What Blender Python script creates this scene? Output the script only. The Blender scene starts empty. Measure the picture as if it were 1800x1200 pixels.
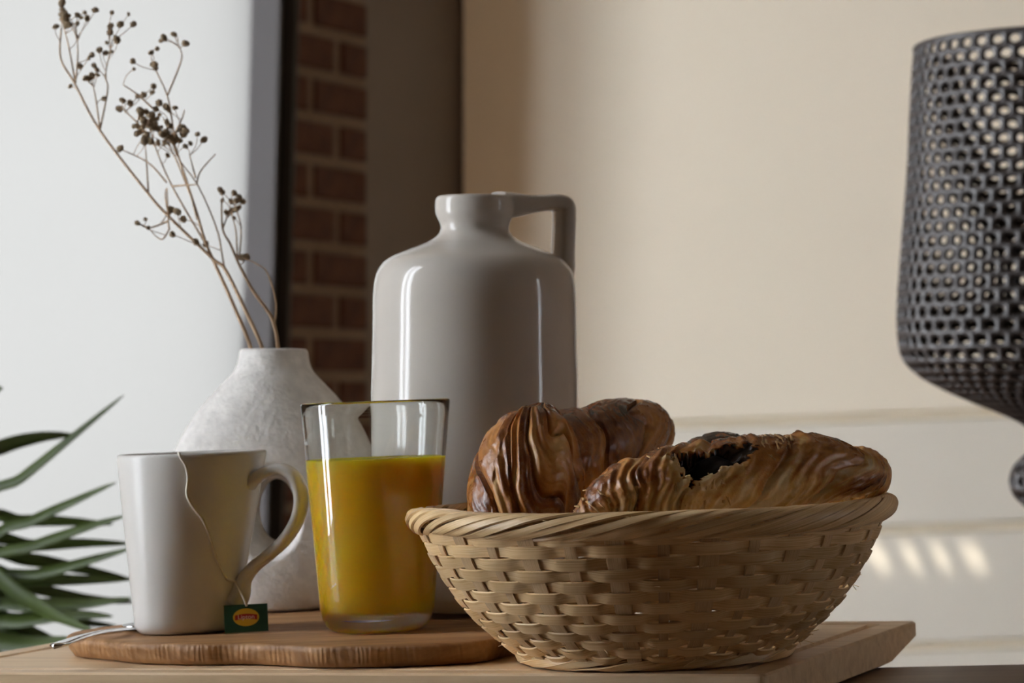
import bpy, bmesh, math, random
from math import sin, cos, pi, sqrt, atan, atan2, radians, floor, exp, tanh
from mathutils import Vector, Matrix, noise

random.seed(7)
scene = bpy.context.scene
COL = scene.collection

# ------------------------------------------------------------------ camera
CAM_Y, CAM_Z, FPX = -1.55, 0.142, 5000.0
cam_d = bpy.data.cameras.new('camera')
cam = bpy.data.objects.new('camera', cam_d)
COL.objects.link(cam)
cam.location = (0, CAM_Y, CAM_Z)
cam.rotation_euler = (radians(90) + atan(100 / FPX), 0, 0)
cam_d.sensor_width = 36.0
cam_d.lens = 36.0 * FPX / 1800.0
cam_d.clip_start, cam_d.clip_end = 0.02, 60
cam_d.dof.use_dof = True
cam_d.dof.focus_distance = 1.46
cam_d.dof.aperture_fstop = 15.0
scene.camera = cam

# ------------------------------------------------------------------ world, sun, exposure
w = bpy.data.worlds.new('sky'); scene.world = w; w.use_nodes = True
bg = w.node_tree.nodes['Background']
bg.inputs[0].default_value = (0.93, 0.985, 1.06, 1)
bg.inputs[1].default_value = 20.0
sun_d = bpy.data.lights.new('sun', 'SUN'); sun = bpy.data.objects.new('sun', sun_d); COL.objects.link(sun)
sun_d.energy = 5.0; sun_d.angle = radians(0.53); sun_d.color = (1.0, 0.9, 0.74)
SUN = Vector((0.455, 0.5, -1.0)).normalized()
sun.rotation_euler = SUN.to_track_quat('-Z', 'Y').to_euler()
vs = scene.view_settings
vs.view_transform = 'Standard'; vs.look = 'None'; vs.gamma = 1.0; vs.use_curve_mapping = False
vs.exposure = 0.0

# ------------------------------------------------------------------ helpers
TILT = 0.037                                    # the table top rises a little to the right
def px(x, y, d):                                # photo pixel at depth d (metres from the camera) -> world point
    return Vector(((x - 900) / FPX * d, CAM_Y + d, CAM_Z - (y - 700) / FPX * d))
def mesh_obj(name, verts, faces, mat=None, parent=None, smooth=True, uvs=None):
    me = bpy.data.meshes.new(name)
    me.from_pydata([tuple(v) for v in verts], [], faces)
    if uvs is not None:
        ul = me.uv_layers.new(name='UVMap')
        for lp in me.loops: ul.data[lp.index].uv = uvs[lp.vertex_index]
    if smooth: me.polygons.foreach_set('use_smooth', [True] * len(me.polygons))
    me.update()
    if mat: me.materials.append(mat)
    o = bpy.data.objects.new(name, me); COL.objects.link(o)
    if parent: o.parent = parent
    return o
def empty(name, loc=(0, 0, 0), rot=(0, 0, 0)):
    o = bpy.data.objects.new(name, None); COL.objects.link(o)
    o.empty_display_size = 0.02; o.location = loc; o.rotation_euler = rot
    return o
def tag(o, label=None, cat=None, group=None, kind=None):
    if label: o['label'] = label
    if cat: o['category'] = cat
    if group: o['group'] = group
    if kind: o['kind'] = kind
    return o
def fix_normals(o):
    bm = bmesh.new(); bm.from_mesh(o.data)
    bmesh.ops.recalc_face_normals(bm, faces=bm.faces[:]); bm.to_mesh(o.data); bm.free(); return o
def bevel(o, w=0.002, seg=2, angle=40):
    m = o.modifiers.new('bevel', 'BEVEL'); m.width = w; m.segments = seg; m.limit_method = 'ANGLE'; m.angle_limit = radians(angle)
    return o
def box(name, lo, hi, mat, parent=None, bev=0.0, smooth=False):
    x0, y0, z0 = lo; x1, y1, z1 = hi
    v = [(x0,y0,z0),(x1,y0,z0),(x1,y1,z0),(x0,y1,z0),(x0,y0,z1),(x1,y0,z1),(x1,y1,z1),(x0,y1,z1)]
    f = [(0,3,2,1),(4,5,6,7),(0,1,5,4),(1,2,6,5),(2,3,7,6),(3,0,4,7)]
    o = mesh_obj(name, v, f, mat, parent, smooth)
    if bev: bevel(o, bev)
    return o
def stitch(loops, closed=True, cap0=False, cap1=False):
    n = len(loops[0]); verts = [p for l in loops for p in l]; faces = []
    for i in range(len(loops) - 1):
        for j in range(n if closed else n - 1):
            a = i*n + j; b = i*n + (j+1) % n
            faces.append((a, b, b + n, a + n))
    if cap0: faces.append(tuple(range(n))[::-1])
    if cap1: faces.append(tuple((len(loops)-1)*n + j for j in range(n)))
    return verts, faces
def lathe(name, prof, mat, parent=None, seg=64, cap0=False, cap1=False, shape=None):
    loops = []
    for r, z in prof:
        loops.append([((shape(t, r, z) if shape else r)*cos(t), (shape(t, r, z) if shape else r)*sin(t), z) for t in [2*pi*k/seg for k in range(seg)]])
    v, f = stitch(loops, True, cap0, cap1)
    return mesh_obj(name, v, f, mat, parent)
def catmull(pts, n):
    pts = [Vector(p) if not isinstance(p, (int, float)) else p for p in pts]
    m = len(pts) - 1; out = []
    for i in range(n + 1):
        t = i / n * m; k = min(int(t), m - 1); f = t - k
        p0 = pts[max(k-1, 0)]; p1 = pts[k]; p2 = pts[k+1]; p3 = pts[min(k+2, m)]
        out.append(0.5*((2*p1) + (p2 - p0)*f + (2*p0 - 5*p1 + 4*p2 - p3)*f*f + (3*p1 - p0 - 3*p2 + p3)*f*f*f))
    return out
def frames(path, closed=False, up=None):
    n = len(path); T = []
    for i in range(n):
        a = path[(i-1) % n] if closed else path[max(i-1, 0)]
        b = path[(i+1) % n] if closed else path[min(i+1, n-1)]
        T.append((b - a).normalized())
    N = []; ref = Vector(up) if up else (Vector((0,0,1)) if abs(T[0].z) < .9 else Vector((0,1,0)))
    for i in range(n):
        ref = (ref - T[i]*ref.dot(T[i])).normalized(); N.append(ref.copy())
    return T, N, [T[i].cross(N[i]) for i in range(n)]
def tube(name, path, rad, mat, parent=None, seg=8, cap=True, flat=1.0, up=None):
    path = [Vector(p) for p in path]
    T, N, B = frames(path, False, up); loops = []
    for i, p in enumerate(path):
        r = rad[i] if hasattr(rad, '__len__') else rad
        loops.append([p + N[i]*(r*cos(2*pi*k/seg)) + B[i]*(r*flat*sin(2*pi*k/seg)) for k in range(seg)])
    v, f = stitch(loops, True, cap, cap)
    return fix_normals(mesh_obj(name, v, f, mat, parent))
def tube_data(path, rad, seg=5):
    path = [Vector(p) for p in path]
    T, N, B = frames(path); loops = []
    for i, p in enumerate(path):
        r = rad[i] if hasattr(rad, '__len__') else rad
        loops.append([p + N[i]*(r*cos(2*pi*k/seg)) + B[i]*(r*sin(2*pi*k/seg)) for k in range(seg)])
    return stitch(loops, True, True, True)
class Joined:
    def __init__(s): s.v = []; s.f = []
    def add(s, v, f):
        o = len(s.v); s.v += [tuple(p) for p in v]; s.f += [tuple(i + o for i in q) for q in f]
    def build(s, name, mat, parent=None, smooth=True): return mesh_obj(name, s.v, s.f, mat, parent, smooth)
def ribbon(name, path, wid, nor, width, thick, mat, parent=None, closed=True):
    """flat strip along path: wid = width directions, nor = outward directions; a slightly crowned section"""
    sec = [(-.5, -.45), (-.47, .36), (-.2, .52), (.2, .52), (.47, .36), (.5, -.45)]
    n = len(path); v = []; uv = []; L = 0; m = len(sec)
    for i in range(n):
        if i: L += (path[i] - path[i-1]).length
        wd = width[i] if hasattr(width, '__len__') else width
        for a, b in sec:
            v.append(path[i] + wid[i]*(a*wd) + nor[i]*(b*thick)); uv.append((L, a*wd))
    f = []
    for i in range(n if closed else n - 1):
        for j in range(m):
            a = i*m + j; b = i*m + (j+1) % m; c = ((i+1) % n)*m + (j+1) % m; d = ((i+1) % n)*m + j
            f.append((a, b, c, d))
    if not closed: f.append(tuple(range(m))[::-1]); f.append(tuple((n-1)*m + j for j in range(m)))
    o = fix_normals(mesh_obj(name, v, f, mat, parent, True, uv))
    se = o.data.attributes.new('sharp_edge', 'BOOLEAN', 'EDGE')
    se.data.foreach_set('value', [(e.vertices[0] % m == e.vertices[1] % m and e.vertices[0] % m in (0, 1, 4, 5)) for e in o.data.edges])
    return o

# ------------------------------------------------------------------ materials
def new_mat(name):
    m = bpy.data.materials.new(name); m.use_nodes = True
    nt = m.node_tree; b = nt.nodes['Principled BSDF']
    return m, nt, b
def lk(nt, a, ao, b, bi): nt.links.new(a.outputs[ao], b.inputs[bi])
def node(nt, t, **kw):
    n = nt.nodes.new(t)
    for k, v in kw.items():
        if k in n.inputs.keys() if isinstance(k, str) else False: n.inputs[k].default_value = v
        else: setattr(n, k, v)
    return n
def ramp(nt, stops):
    r = nt.nodes.new('ShaderNodeValToRGB'); e = r.color_ramp.elements
    while len(e) < len(stops): e.new(0.5)
    for i, (p, c) in enumerate(stops): e[i].position = p; e[i].color = (*c, 1)
    return r
def simple(name, col, rough=0.5, var=0.08, scale=20, bump=0.0, bscale=60, metal=0, coat=0, spec=0.5, coords='Object', stretch=(1,1,1)):
    m, nt, b = new_mat(name)
    tc = node(nt, 'ShaderNodeTexCoord'); mp = node(nt, 'ShaderNodeMapping'); mp.inputs['Scale'].default_value = stretch
    lk(nt, tc, coords, mp, 'Vector')
    nz = node(nt, 'ShaderNodeTexNoise'); nz.inputs['Scale'].default_value = scale; nz.inputs['Detail'].default_value = 5
    lk(nt, mp, 0, nz, 'Vector')
    r = ramp(nt, [(0.25, tuple(c*(1-var) for c in col)), (0.75, tuple(min(1, c*(1+var)) for c in col))])
    lk(nt, nz, 'Fac', r, 'Fac'); lk(nt, r, 'Color', b, 'Base Color')
    b.inputs['Roughness'].default_value = rough; b.inputs['Metallic'].default_value = metal
    b.inputs['Coat Weight'].default_value = coat; b.inputs['Specular IOR Level'].default_value = spec
    if bump:
        n2 = node(nt, 'ShaderNodeTexNoise'); n2.inputs['Scale'].default_value = bscale; n2.inputs['Detail'].default_value = 6
        lk(nt, mp, 0, n2, 'Vector')
        bp = node(nt, 'ShaderNodeBump'); bp.inputs['Strength'].default_value = bump; bp.inputs['Distance'].default_value = 0.002
        lk(nt, n2, 'Fac', bp, 'Height'); lk(nt, bp, 'Normal', b, 'Normal')
    return m
def wood(name, c0, c1, c2, scale=(6, 60, 60), rough=0.5, bump=0.15, rings=0.0, coords='Object'):
    m, nt, b = new_mat(name)
    tc = node(nt, 'ShaderNodeTexCoord'); mp = node(nt, 'ShaderNodeMapping'); mp.inputs['Scale'].default_value = scale
    lk(nt, tc, coords, mp, 'Vector')
    n1 = node(nt, 'ShaderNodeTexNoise'); n1.inputs['Scale'].default_value = 1.0; n1.inputs['Detail'].default_value = 8; n1.inputs['Roughness'].default_value = .62; n1.inputs['Distortion'].default_value = .6
    lk(nt, mp, 0, n1, 'Vector')
    r = ramp(nt, [(0.28, c0), (0.5, c1), (0.72, c2)])
    lk(nt, n1, 'Fac', r, 'Fac')
    info = node(nt, 'ShaderNodeObjectInfo')
    hs = node(nt, 'ShaderNodeHueSaturation')
    mr = node(nt, 'ShaderNodeMapRange'); mr.inputs['To Min'].default_value = .86; mr.inputs['To Max'].default_value = 1.12
    lk(nt, info, 'Random', mr, 'Value'); lk(nt, mr, 0, hs, 'Value'); lk(nt, r, 'Color', hs, 'Color')
    lk(nt, hs, 'Color', b, 'Base Color')
    b.inputs['Roughness'].default_value = rough
    bp = node(nt, 'ShaderNodeBump'); bp.inputs['Strength'].default_value = bump; bp.inputs['Distance'].default_value = 0.001
    lk(nt, n1, 'Fac', bp, 'Height'); lk(nt, bp, 'Normal', b, 'Normal')
    return m

M = {}
M['plaster'] = simple('wall_plaster', (0.93, 0.845, 0.685), .8, .03, 3, .05, 80)
M['plank'] = simple('painted_plank', (0.82, 0.775, 0.67), .7, .03, 4, .04, 60)
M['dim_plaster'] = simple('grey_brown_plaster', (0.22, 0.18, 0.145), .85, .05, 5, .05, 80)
M['room_paint'] = simple('room_paint', (0.19, 0.115, 0.058), .85, .04, 3)
M['ceiling'] = simple('ceiling_paint', (0.22, 0.17, 0.115), .9, .03, 3)
M['floor'] = wood('floor_wood', (.10, .055, .03), (.16, .09, .05), (.2, .12, .07), (3, 30, 30), .5)
M['frame_grey'] = simple('grey_frame_paint', (0.115, 0.111, 0.113), .7, .04, 8, spec=.15)
M['gap_black'] = simple('black_gasket', (0.02, 0.017, 0.014), .8, .1, 20)
M['mortar'] = simple('mortar', (0.25, 0.175, 0.12), .95, .12, 60, .6, 200)
M['brick'] = simple('brick_clay', (0.085, 0.03, 0.013), .9, .4, 25, .6, 150)
M['table'] = wood('dark_table_wood', (.11, .06, .032), (.18, .105, .058), (.25, .155, .088), (6, 50, 50), .4)
M['board'] = wood('pale_cutting_board', (.52, .355, .195), (.65, .465, .27), (.74, .56, .36), (7, 110, 110), .45)
M['slab'] = wood('rustic_board_wood', (.17, .075, .024), (.34, .172, .066), (.47, .27, .115), (9, 75, 60), .6, .4)
def saw_marks(m):
    nt = m.node_tree; b = nt.nodes['Principled BSDF']; tc = node(nt, 'ShaderNodeTexCoord')
    wv = node(nt, 'ShaderNodeTexWave'); wv.bands_direction = 'X'; wv.inputs['Scale'].default_value = 95; wv.inputs['Distortion'].default_value = 9; wv.inputs['Detail'].default_value = 3
    mp = node(nt, 'ShaderNodeMapping'); mp.inputs['Scale'].default_value = (1, .15, .35); lk(nt, tc, 'Object', mp, 'Vector'); lk(nt, mp, 0, wv, 'Vector')
    bp = node(nt, 'ShaderNodeBump'); bp.inputs['Strength'].default_value = .35; bp.inputs['Distance'].default_value = .0008
    old = b.inputs['Normal'].links[0].from_node
    geo = node(nt, 'ShaderNodeNewGeometry'); sp_ = node(nt, 'ShaderNodeSeparateXYZ'); lk(nt, geo, 'Normal', sp_, 0)
    ab = node(nt, 'ShaderNodeMath'); ab.operation = 'ABSOLUTE'; lk(nt, sp_, 'Z', ab, 0)
    mr = node(nt, 'ShaderNodeMapRange'); mr.inputs['From Min'].default_value = .5; mr.inputs['From Max'].default_value = .9; mr.inputs['To Min'].default_value = .3; mr.inputs['To Max'].default_value = 0
    lk(nt, ab, 0, mr, 'Value'); lk(nt, mr, 0, bp, 'Strength')
    lk(nt, wv, 'Fac', bp, 'Height'); lk(nt, old, 'Normal', bp, 'Normal'); lk(nt, bp, 'Normal', b, 'Normal')
saw_marks(M['slab'])
M['white_glaze'] = simple('white_mug_glaze', (0.68, 0.655, 0.61), .24, .015, 10, spec=.22)
M['jug_glaze'] = simple('pale_grey_jug_glaze', (0.57, 0.525, 0.465), .12, .03, 14, .012, 40, spec=.35)
M['stone'] = simple('speckled_stone_vase', (0.68, 0.65, 0.605), .75, .14, 130, .5, 320)
M['steel'] = simple('spoon_steel', (0.75, 0.75, 0.75), .18, .02, 20, metal=1)
M['string'] = simple('cotton_string', (0.72, 0.66, 0.55), .9, .1, 300)
M['tag_green'] = simple('tea_tag_green', (0.012, 0.075, 0.05), .5, .15, 120)
M['tag_yellow'] = simple('tea_tag_yellow', (0.75, 0.47, 0.04), .5, .05, 80)
M['tag_red'] = simple('tea_tag_red', (0.42, 0.03, 0.02), .5, .05, 80)
M['tag_white'] = simple('tea_tag_lettering', (0.8, 0.62, 0.5), .5, .02, 80)
M['tea'] = simple('tea_liquid', (0.12, 0.04, 0.012), .05, .05, 20)
M['stem'] = simple('dried_stem', (0.46, 0.31, 0.18), .8, .2, 60)
M['seed'] = simple('dried_seed_head', (0.27, 0.19, 0.105), .9, .35, 400, .5, 500)
M['leaf'] = simple('palm_leaf', (0.045, 0.070, 0.009), .5, .4, 14, .1, 60)
M['pot'] = simple('clay_pot', (0.3, 0.2, 0.14), .8, .1, 20)
M['soil'] = simple('potting_soil', (0.05, 0.035, 0.02), .95, .3, 60, .8, 80)
M['lamp'] = simple('smoked_lamp_lattice', (0.016, 0.011, 0.009), .4, .2, 30, spec=.25)
M['brass'] = simple('lamp_fitting_metal', (0.1, 0.08, 0.06), .3, .1, 20, metal=1)
M['choc'] = simple('dark_chocolate', (0.016, 0.006, 0.003), .3, .4, 120, .8, 160, spec=.4)
M['flake'] = simple('pastry_flake', (0.60, 0.36, 0.14), .4, .35, 90, .3, 300)

# bamboo strips: fibre streaks along the strip (UV: length, across)
def bamboo(name='bamboo_strip', c0=(.54, .33, .13), c1=(.74, .51, .255), c2=(.84, .65, .39), fine=1500):
    m, nt, b = new_mat(name)
    tc = node(nt, 'ShaderNodeTexCoord'); mp = node(nt, 'ShaderNodeMapping'); mp.inputs['Scale'].default_value = (14, fine, 1)
    lk(nt, tc, 'UV', mp, 'Vector')
    n1 = node(nt, 'ShaderNodeTexNoise'); n1.inputs['Scale'].default_value = 1.0; n1.inputs['Detail'].default_value = 4
    lk(nt, mp, 0, n1, 'Vector')
    mp2 = node(nt, 'ShaderNodeMapping'); mp2.inputs['Scale'].default_value = (30, 60, 1); lk(nt, tc, 'UV', mp2, 'Vector')
    n2 = node(nt, 'ShaderNodeTexNoise'); n2.inputs['Scale'].default_value = 1.0; n2.inputs['Detail'].default_value = 3
    lk(nt, mp2, 0, n2, 'Vector')
    r = ramp(nt, [(0.32, c0), (0.5, c1), (0.68, c2)])
    mx = node(nt, 'ShaderNodeMix'); mx.data_type = 'FLOAT'; mx.inputs[0].default_value = .38
    lk(nt, n1, 'Fac', mx, 2); lk(nt, n2, 'Fac', mx, 3); lk(nt, mx, 0, r, 'Fac')
    info = node(nt, 'ShaderNodeObjectInfo'); hs = node(nt, 'ShaderNodeHueSaturation')
    mr = node(nt, 'ShaderNodeMapRange'); mr.inputs['To Min'].default_value = .82; mr.inputs['To Max'].default_value = 1.15
    lk(nt, info, 'Random', mr, 'Value'); lk(nt, mr, 0, hs, 'Value'); lk(nt, r, 'Color', hs, 'Color'); lk(nt, hs, 'Color', b, 'Base Color')
    b.inputs['Roughness'].default_value = .42
    bp = node(nt, 'ShaderNodeBump'); bp.inputs['Strength'].default_value = .35; bp.inputs['Distance'].default_value = .0004
    lk(nt, n1, 'Fac', bp, 'Height'); lk(nt, bp, 'Normal', b, 'Normal')
    return m
M['bamboo'] = bamboo()
M['stake'] = bamboo('bamboo_stake', (.42, .255, .11), (.64, .44, .235), (.78, .59, .37), 2600)
# glass
m, nt, b = new_mat('clear_glass')
b.inputs['Base Color'].default_value = (.97, .99, .98, 1); b.inputs['Roughness'].default_value = 0.0
b.inputs['IOR'].default_value = 1.47; b.inputs['Transmission Weight'].default_value = 1.0
M['glass'] = m
# orange juice
m, nt, b = new_mat('orange_juice')
tc = node(nt, 'ShaderNodeTexCoord'); nz = node(nt, 'ShaderNodeTexNoise'); nz.inputs['Scale'].default_value = 40
lk(nt, tc, 'Object', nz, 'Vector'); r = ramp(nt, [(.3, (.93, .60, .02)), (.7, (.95, .65, .03))]); lk(nt, nz, 'Fac', r, 'Fac'); lk(nt, r, 'Color', b, 'Base Color')
b.inputs['Roughness'].default_value = .25
b.inputs['Subsurface Weight'].default_value = 1.0; b.inputs['Subsurface Radius'].default_value = (1.0, .75, .12); b.inputs['Subsurface Scale'].default_value = .015
M['juice'] = m
# translucent cloth (blind, curtains)
def cloth(name, refl, trans):
    m = bpy.data.materials.new(name); m.use_nodes = True; nt = m.node_tree
    for n in list(nt.nodes): nt.nodes.remove(n)
    out = node(nt, 'ShaderNodeOutputMaterial'); d = node(nt, 'ShaderNodeBsdfDiffuse'); t = node(nt, 'ShaderNodeBsdfTranslucent')
    tc = node(nt, 'ShaderNodeTexCoord'); nz = node(nt, 'ShaderNodeTexNoise'); nz.inputs['Scale'].default_value = 2.0
    lk(nt, tc, 'Object', nz, 'Vector')
    r = ramp(nt, [(.3, tuple(c*.97 for c in trans)), (.7, tuple(trans))]); lk(nt, nz, 'Fac', r, 'Fac'); lk(nt, r, 'Color', t, 'Color')
    d.inputs['Color'].default_value = (*refl, 1)
    a = node(nt, 'ShaderNodeAddShader'); lk(nt, d, 0, a, 0); lk(nt, t, 0, a, 1); lk(nt, a, 0, out, 'Surface')
    return m
M['blind'] = cloth('white_roller_blind', (.04, .039, .037), (.0452, .0436, .0405))
M['curtain'] = cloth('sheer_curtain', (.3, .3, .28), (.014, .014, .0135))
M['drape'] = cloth('heavy_drape', (.12, .1, .08), (.004, .0035, .003))
# pastry: 'bake' attribute drives the crust colour
def pastry(name, stops, rough):
    m, nt, b = new_mat(name)
    at = node(nt, 'ShaderNodeAttribute'); at.attribute_name = 'bake'
    tc = node(nt, 'ShaderNodeTexCoord'); nz = node(nt, 'ShaderNodeTexNoise'); nz.inputs['Scale'].default_value = 260; nz.inputs['Detail'].default_value = 6; nz.inputs['Roughness'].default_value = .65
    lk(nt, tc, 'Object', nz, 'Vector')
    ma = node(nt, 'ShaderNodeMath'); ma.operation = 'MULTIPLY_ADD'; ma.inputs[1].default_value = .34; ma.inputs[2].default_value = -.17
    lk(nt, nz, 'Fac', ma, 0)
    ad = node(nt, 'ShaderNodeMath'); ad.operation = 'ADD'; lk(nt, at, 'Fac', ad, 0); lk(nt, ma, 0, ad, 1)
    r = ramp(nt, stops); lk(nt, ad, 0, r, 'Fac'); lk(nt, r, 'Color', b, 'Base Color')
    rr = node(nt, 'ShaderNodeMapRange'); rr.inputs['From Min'].default_value = .2; rr.inputs['From Max'].default_value = .8
    rr.inputs['To Min'].default_value = .6; rr.inputs['To Max'].default_value = rough
    lk(nt, ad, 0, rr, 'Value'); lk(nt, rr, 0, b, 'Roughness')
    bp = node(nt, 'ShaderNodeBump'); bp.inputs['Strength'].default_value = .45; bp.inputs['Distance'].default_value = .0012
    lk(nt, nz, 'Fac', bp, 'Height'); lk(nt, bp, 'Normal', b, 'Normal')
    b.inputs['Coat Weight'].default_value = .25; b.inputs['Coat Roughness'].default_value = .2
    b.inputs['Subsurface Weight'].default_value = .08; b.inputs['Subsurface Radius'].default_value = (1, .5, .2); b.inputs['Subsurface Scale'].default_value = .003
    return m
M['pastry'] = pastry('croissant_crust', [(0.0, (.80, .64, .38)), (.28, (.68, .42, .15)), (.52, (.52, .215, .04)), (.80, (.23, .068, .013)), (.94, (.12, .036, .01)), (1.0, (.022, .008, .004))], .22)

# ------------------------------------------------------------------ room shell
FLOOR_Z, CEIL_Z = -0.75, 1.75
XL, XR, YF, YB = -1.6, 2.6, -3.2, 3.95
def structure(o): o['kind'] = 'structure'; return o
structure(box('floor', (XL-.1, YF-.1, FLOOR_Z-.1), (XR+.1, YB+.1, FLOOR_Z), M['floor']))
# ceiling with a louvred slot added to throw sun stripes on the back wall
LX0, LX1, LY0, LY1 = -0.195, 0.035, 2.941, 2.977
cl = structure(box('ceiling', (XL-.1, YF-.1, CEIL_Z), (LX0, YB+.1, CEIL_Z+.02), M['ceiling']))
box('ceiling_panel', (LX1, YF-.1, CEIL_Z), (XR+.1, YB+.1, CEIL_Z+.02), M['ceiling'], cl)
box('ceiling_panel', (LX0, YF-.1, CEIL_Z), (LX1, LY0, CEIL_Z+.02), M['ceiling'], cl)
box('ceiling_panel', (LX0, LY1, CEIL_Z), (LX1, YB+.1, CEIL_Z+.02), M['ceiling'], cl)
for k in range(1, 4):
    xx = LX0 + (LX1-LX0)*k/4
    box('stripe_louvre', (xx-.012, LY0, CEIL_Z), (xx+.012, LY1, CEIL_Z+.02), M['ceiling'], cl)
structure(box('wall_front', (XL-.1, YF-.1, FLOOR_Z), (XR+.1, YF, CEIL_Z), M['room_paint']))
# right wall with a narrow slit window
wr = structure(box('wall_right', (XR, YF, FLOOR_Z), (XR+.1, -.42, CEIL_Z), M['room_paint']))
box('wall_panel', (XR, -.34, FLOOR_Z), (XR+.1, YB+.1, CEIL_Z), M['room_paint'], wr)
box('wall_panel', (XR, -.42, FLOOR_Z), (XR+.1, -.34, -.2), M['room_paint'], wr)
box('wall_panel', (XR, -.42, 1.1), (XR+.1, -.34, CEIL_Z), M['room_paint'], wr)
# left wall: a tall curtained window beside the table and an added clear one further back
A0, A1, A2, A3, WZ0, WZ1 = -1.2, 0.8, 1.0, 1.98, -0.7, 1.72
wl = structure(box('wall_left', (XL-.1, YF, FLOOR_Z), (XL, A0, CEIL_Z), M['room_paint']))
box('wall_panel', (XL-.1, A1, FLOOR_Z), (XL, A2, CEIL_Z), M['room_paint'], wl)
box('wall_panel', (XL-.1, A3, FLOOR_Z), (XL, 3.35, CEIL_Z), M['room_paint'], wl)
for a, c in ((A0, A1), (A2, A3)):
    box('wall_panel', (XL-.1, a, FLOOR_Z), (XL, c, WZ0), M['room_paint'], wl)
    box('wall_panel', (XL-.1, a, WZ1), (XL, c, CEIL_Z), M['room_paint'], wl)
win = structure(box('window_2', (XL-.06, A0, WZ0), (XL-.02, A0+.05, WZ1), M['frame_grey']))
for y in (.0,):
    box('mullion', (XL-.06, y-.045, WZ0), (XL-.02, y+.045, WZ1), M['frame_grey'], win)
win3 = structure(box('window_added', (XL-.06, A2, WZ0), (XL-.02, A2+.05, WZ1), M['frame_grey']))  # unseen window added to light the back wall
box('mullion', (XL-.06, 1.42, WZ0), (XL-.02, 1.46, WZ1), M['frame_grey'], win3)
def curtain(y0, y1, label, mat):
    n = int((y1-y0)/.012); loops = []
    for z in (WZ0-.1, WZ1+.08):
        loops.append([(XL+.05+.02*sin(95*(y0+(y1-y0)*k/n)), y0+(y1-y0)*k/n, z) for k in range(n+1)])
    v, f = stitch(loops, False)
    o = mesh_obj('curtain', v, f, mat)
    return tag(o, label, 'curtain', 'curtains at the side window')
curtain(A0-.05, -.185, 'heavy brown curtain at the side window, nearer the room front', M['drape'])
curtain(.17, A1+.05, 'sheer white curtain at the side window, nearer the room back', M['curtain'])
# added stub between the side windows, keeps the rear window's glare off the jug
structure(box('wall_light_block', (XL, .90, FLOOR_Z), (-.72, .98, CEIL_Z), M['room_paint']))
# back-left window with a white roller blind
wb = structure(box('window_1', (-.445, 3.22, FLOOR_Z), (-.398, 3.32, CEIL_Z), M['frame_grey']))
box('gasket', (-.398, 3.28, FLOOR_Z), (-.375, 3.36, CEIL_Z), M['gap_black'], wb)
bl = mesh_obj('roller_blind', [(XL, 3.27, FLOOR_Z), (-.405, 3.27, FLOOR_Z), (-.405, 3.27, CEIL_Z), (XL, 3.27, CEIL_Z)], [(0, 1, 2, 3)], M['blind'])
tag(bl, 'plain white roller blind glowing with daylight behind the dried stems', 'blind')
def lean(o):
    for q in o.data.vertices: q.co.x += .0245*(q.co.z - .52)
lean(wb)
for ch_ in wb.children: lean(ch_)
# angled wall: brick strip then plaster
P0, P1, P2 = Vector((-.4035, 3.305)), Vector((-.267, 3.59)), Vector((-.094, 3.95))
def slab2d(name, a, b, z0, z1, thick, mat, parent=None):
    d = (b-a).normalized(); nrm = Vector((d.y, -d.x))            # towards the room
    q = [a, b, b - nrm*thick, a - nrm*thick]
    v, f = stitch([[(p.x, p.y, z) for p in q] for z in (z0, z1)], True, True, True)
    return fix_normals(mesh_obj(name, v, f, mat, parent, False))
bw = structure(slab2d('wall_brick', P0, P1, FLOOR_Z, CEIL_Z, .03, M['mortar']))
M['render'] = simple('white_bounce_render', (.88, .88, .86), .9, .02, 4)  # for an unseen white reflector added to throw daylight onto the blind
for a_, b_ in ((P0, P2 + (P2-P1)*.4),):
    dd_ = (b_-a_).normalized(); nn_ = Vector((dd_.y, -dd_.x))
    structure(slab2d('wall_bounce', a_ - nn_*.031, b_ - nn_*.031, FLOOR_Z, CEIL_Z, .01, M['render']))
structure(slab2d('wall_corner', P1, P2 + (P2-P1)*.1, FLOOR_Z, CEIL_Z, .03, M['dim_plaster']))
d2 = (P1-P0).normalized(); n2 = Vector((d2.y, -d2.x)); LEN = (P1-P0).length
pitch = .0757; brick_mesh = {}
def brick(a, b, zlo, zhi):
    key = (round(a, 3), round(b, 3))
    jit = random.uniform(-.0015, .0015)
    if key not in brick_mesh:
        L = b - a; t = .0065; H = zhi - zlo; e = .003
        lo = [(0, 0), (L, 0), (L, H), (0, H)]; hi = [(e, e), (L-e, e), (L-e, H-e), (e, H-e)]
        rings = [[(x, -.006, z) for x, z in lo], [(x, t-.004, z) for x, z in lo], [(x, t, z) for x, z in hi]]
        v, f = stitch(rings, True, True, True)
        o = fix_normals(mesh_obj('brick', v, f, M['brick'], bw, False)); brick_mesh[key] = o.data
    else:
        o = bpy.data.objects.new('brick', brick_mesh[key]); COL.objects.link(o); o.parent = bw
    o.matrix_basis = Matrix(((d2.x, n2.x, 0, P0.x + d2.x*a + n2.x*jit), (d2.y, n2.y, 0, P0.y + d2.y*a + n2.y*jit), (0, 0, 1, zlo), (0, 0, 0, 1)))
for i in range(-12, 20):
    z0 = .181 + i*pitch + .0095; z1 = .181 + (i+1)*pitch - .0095
    if i % 2: spans = [(0.0, .196), (.222, LEN)]
    else: spans = [(0.0, .102), (.128, LEN)]
    for a, c in spans: brick(a, c, z0, z1)
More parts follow.
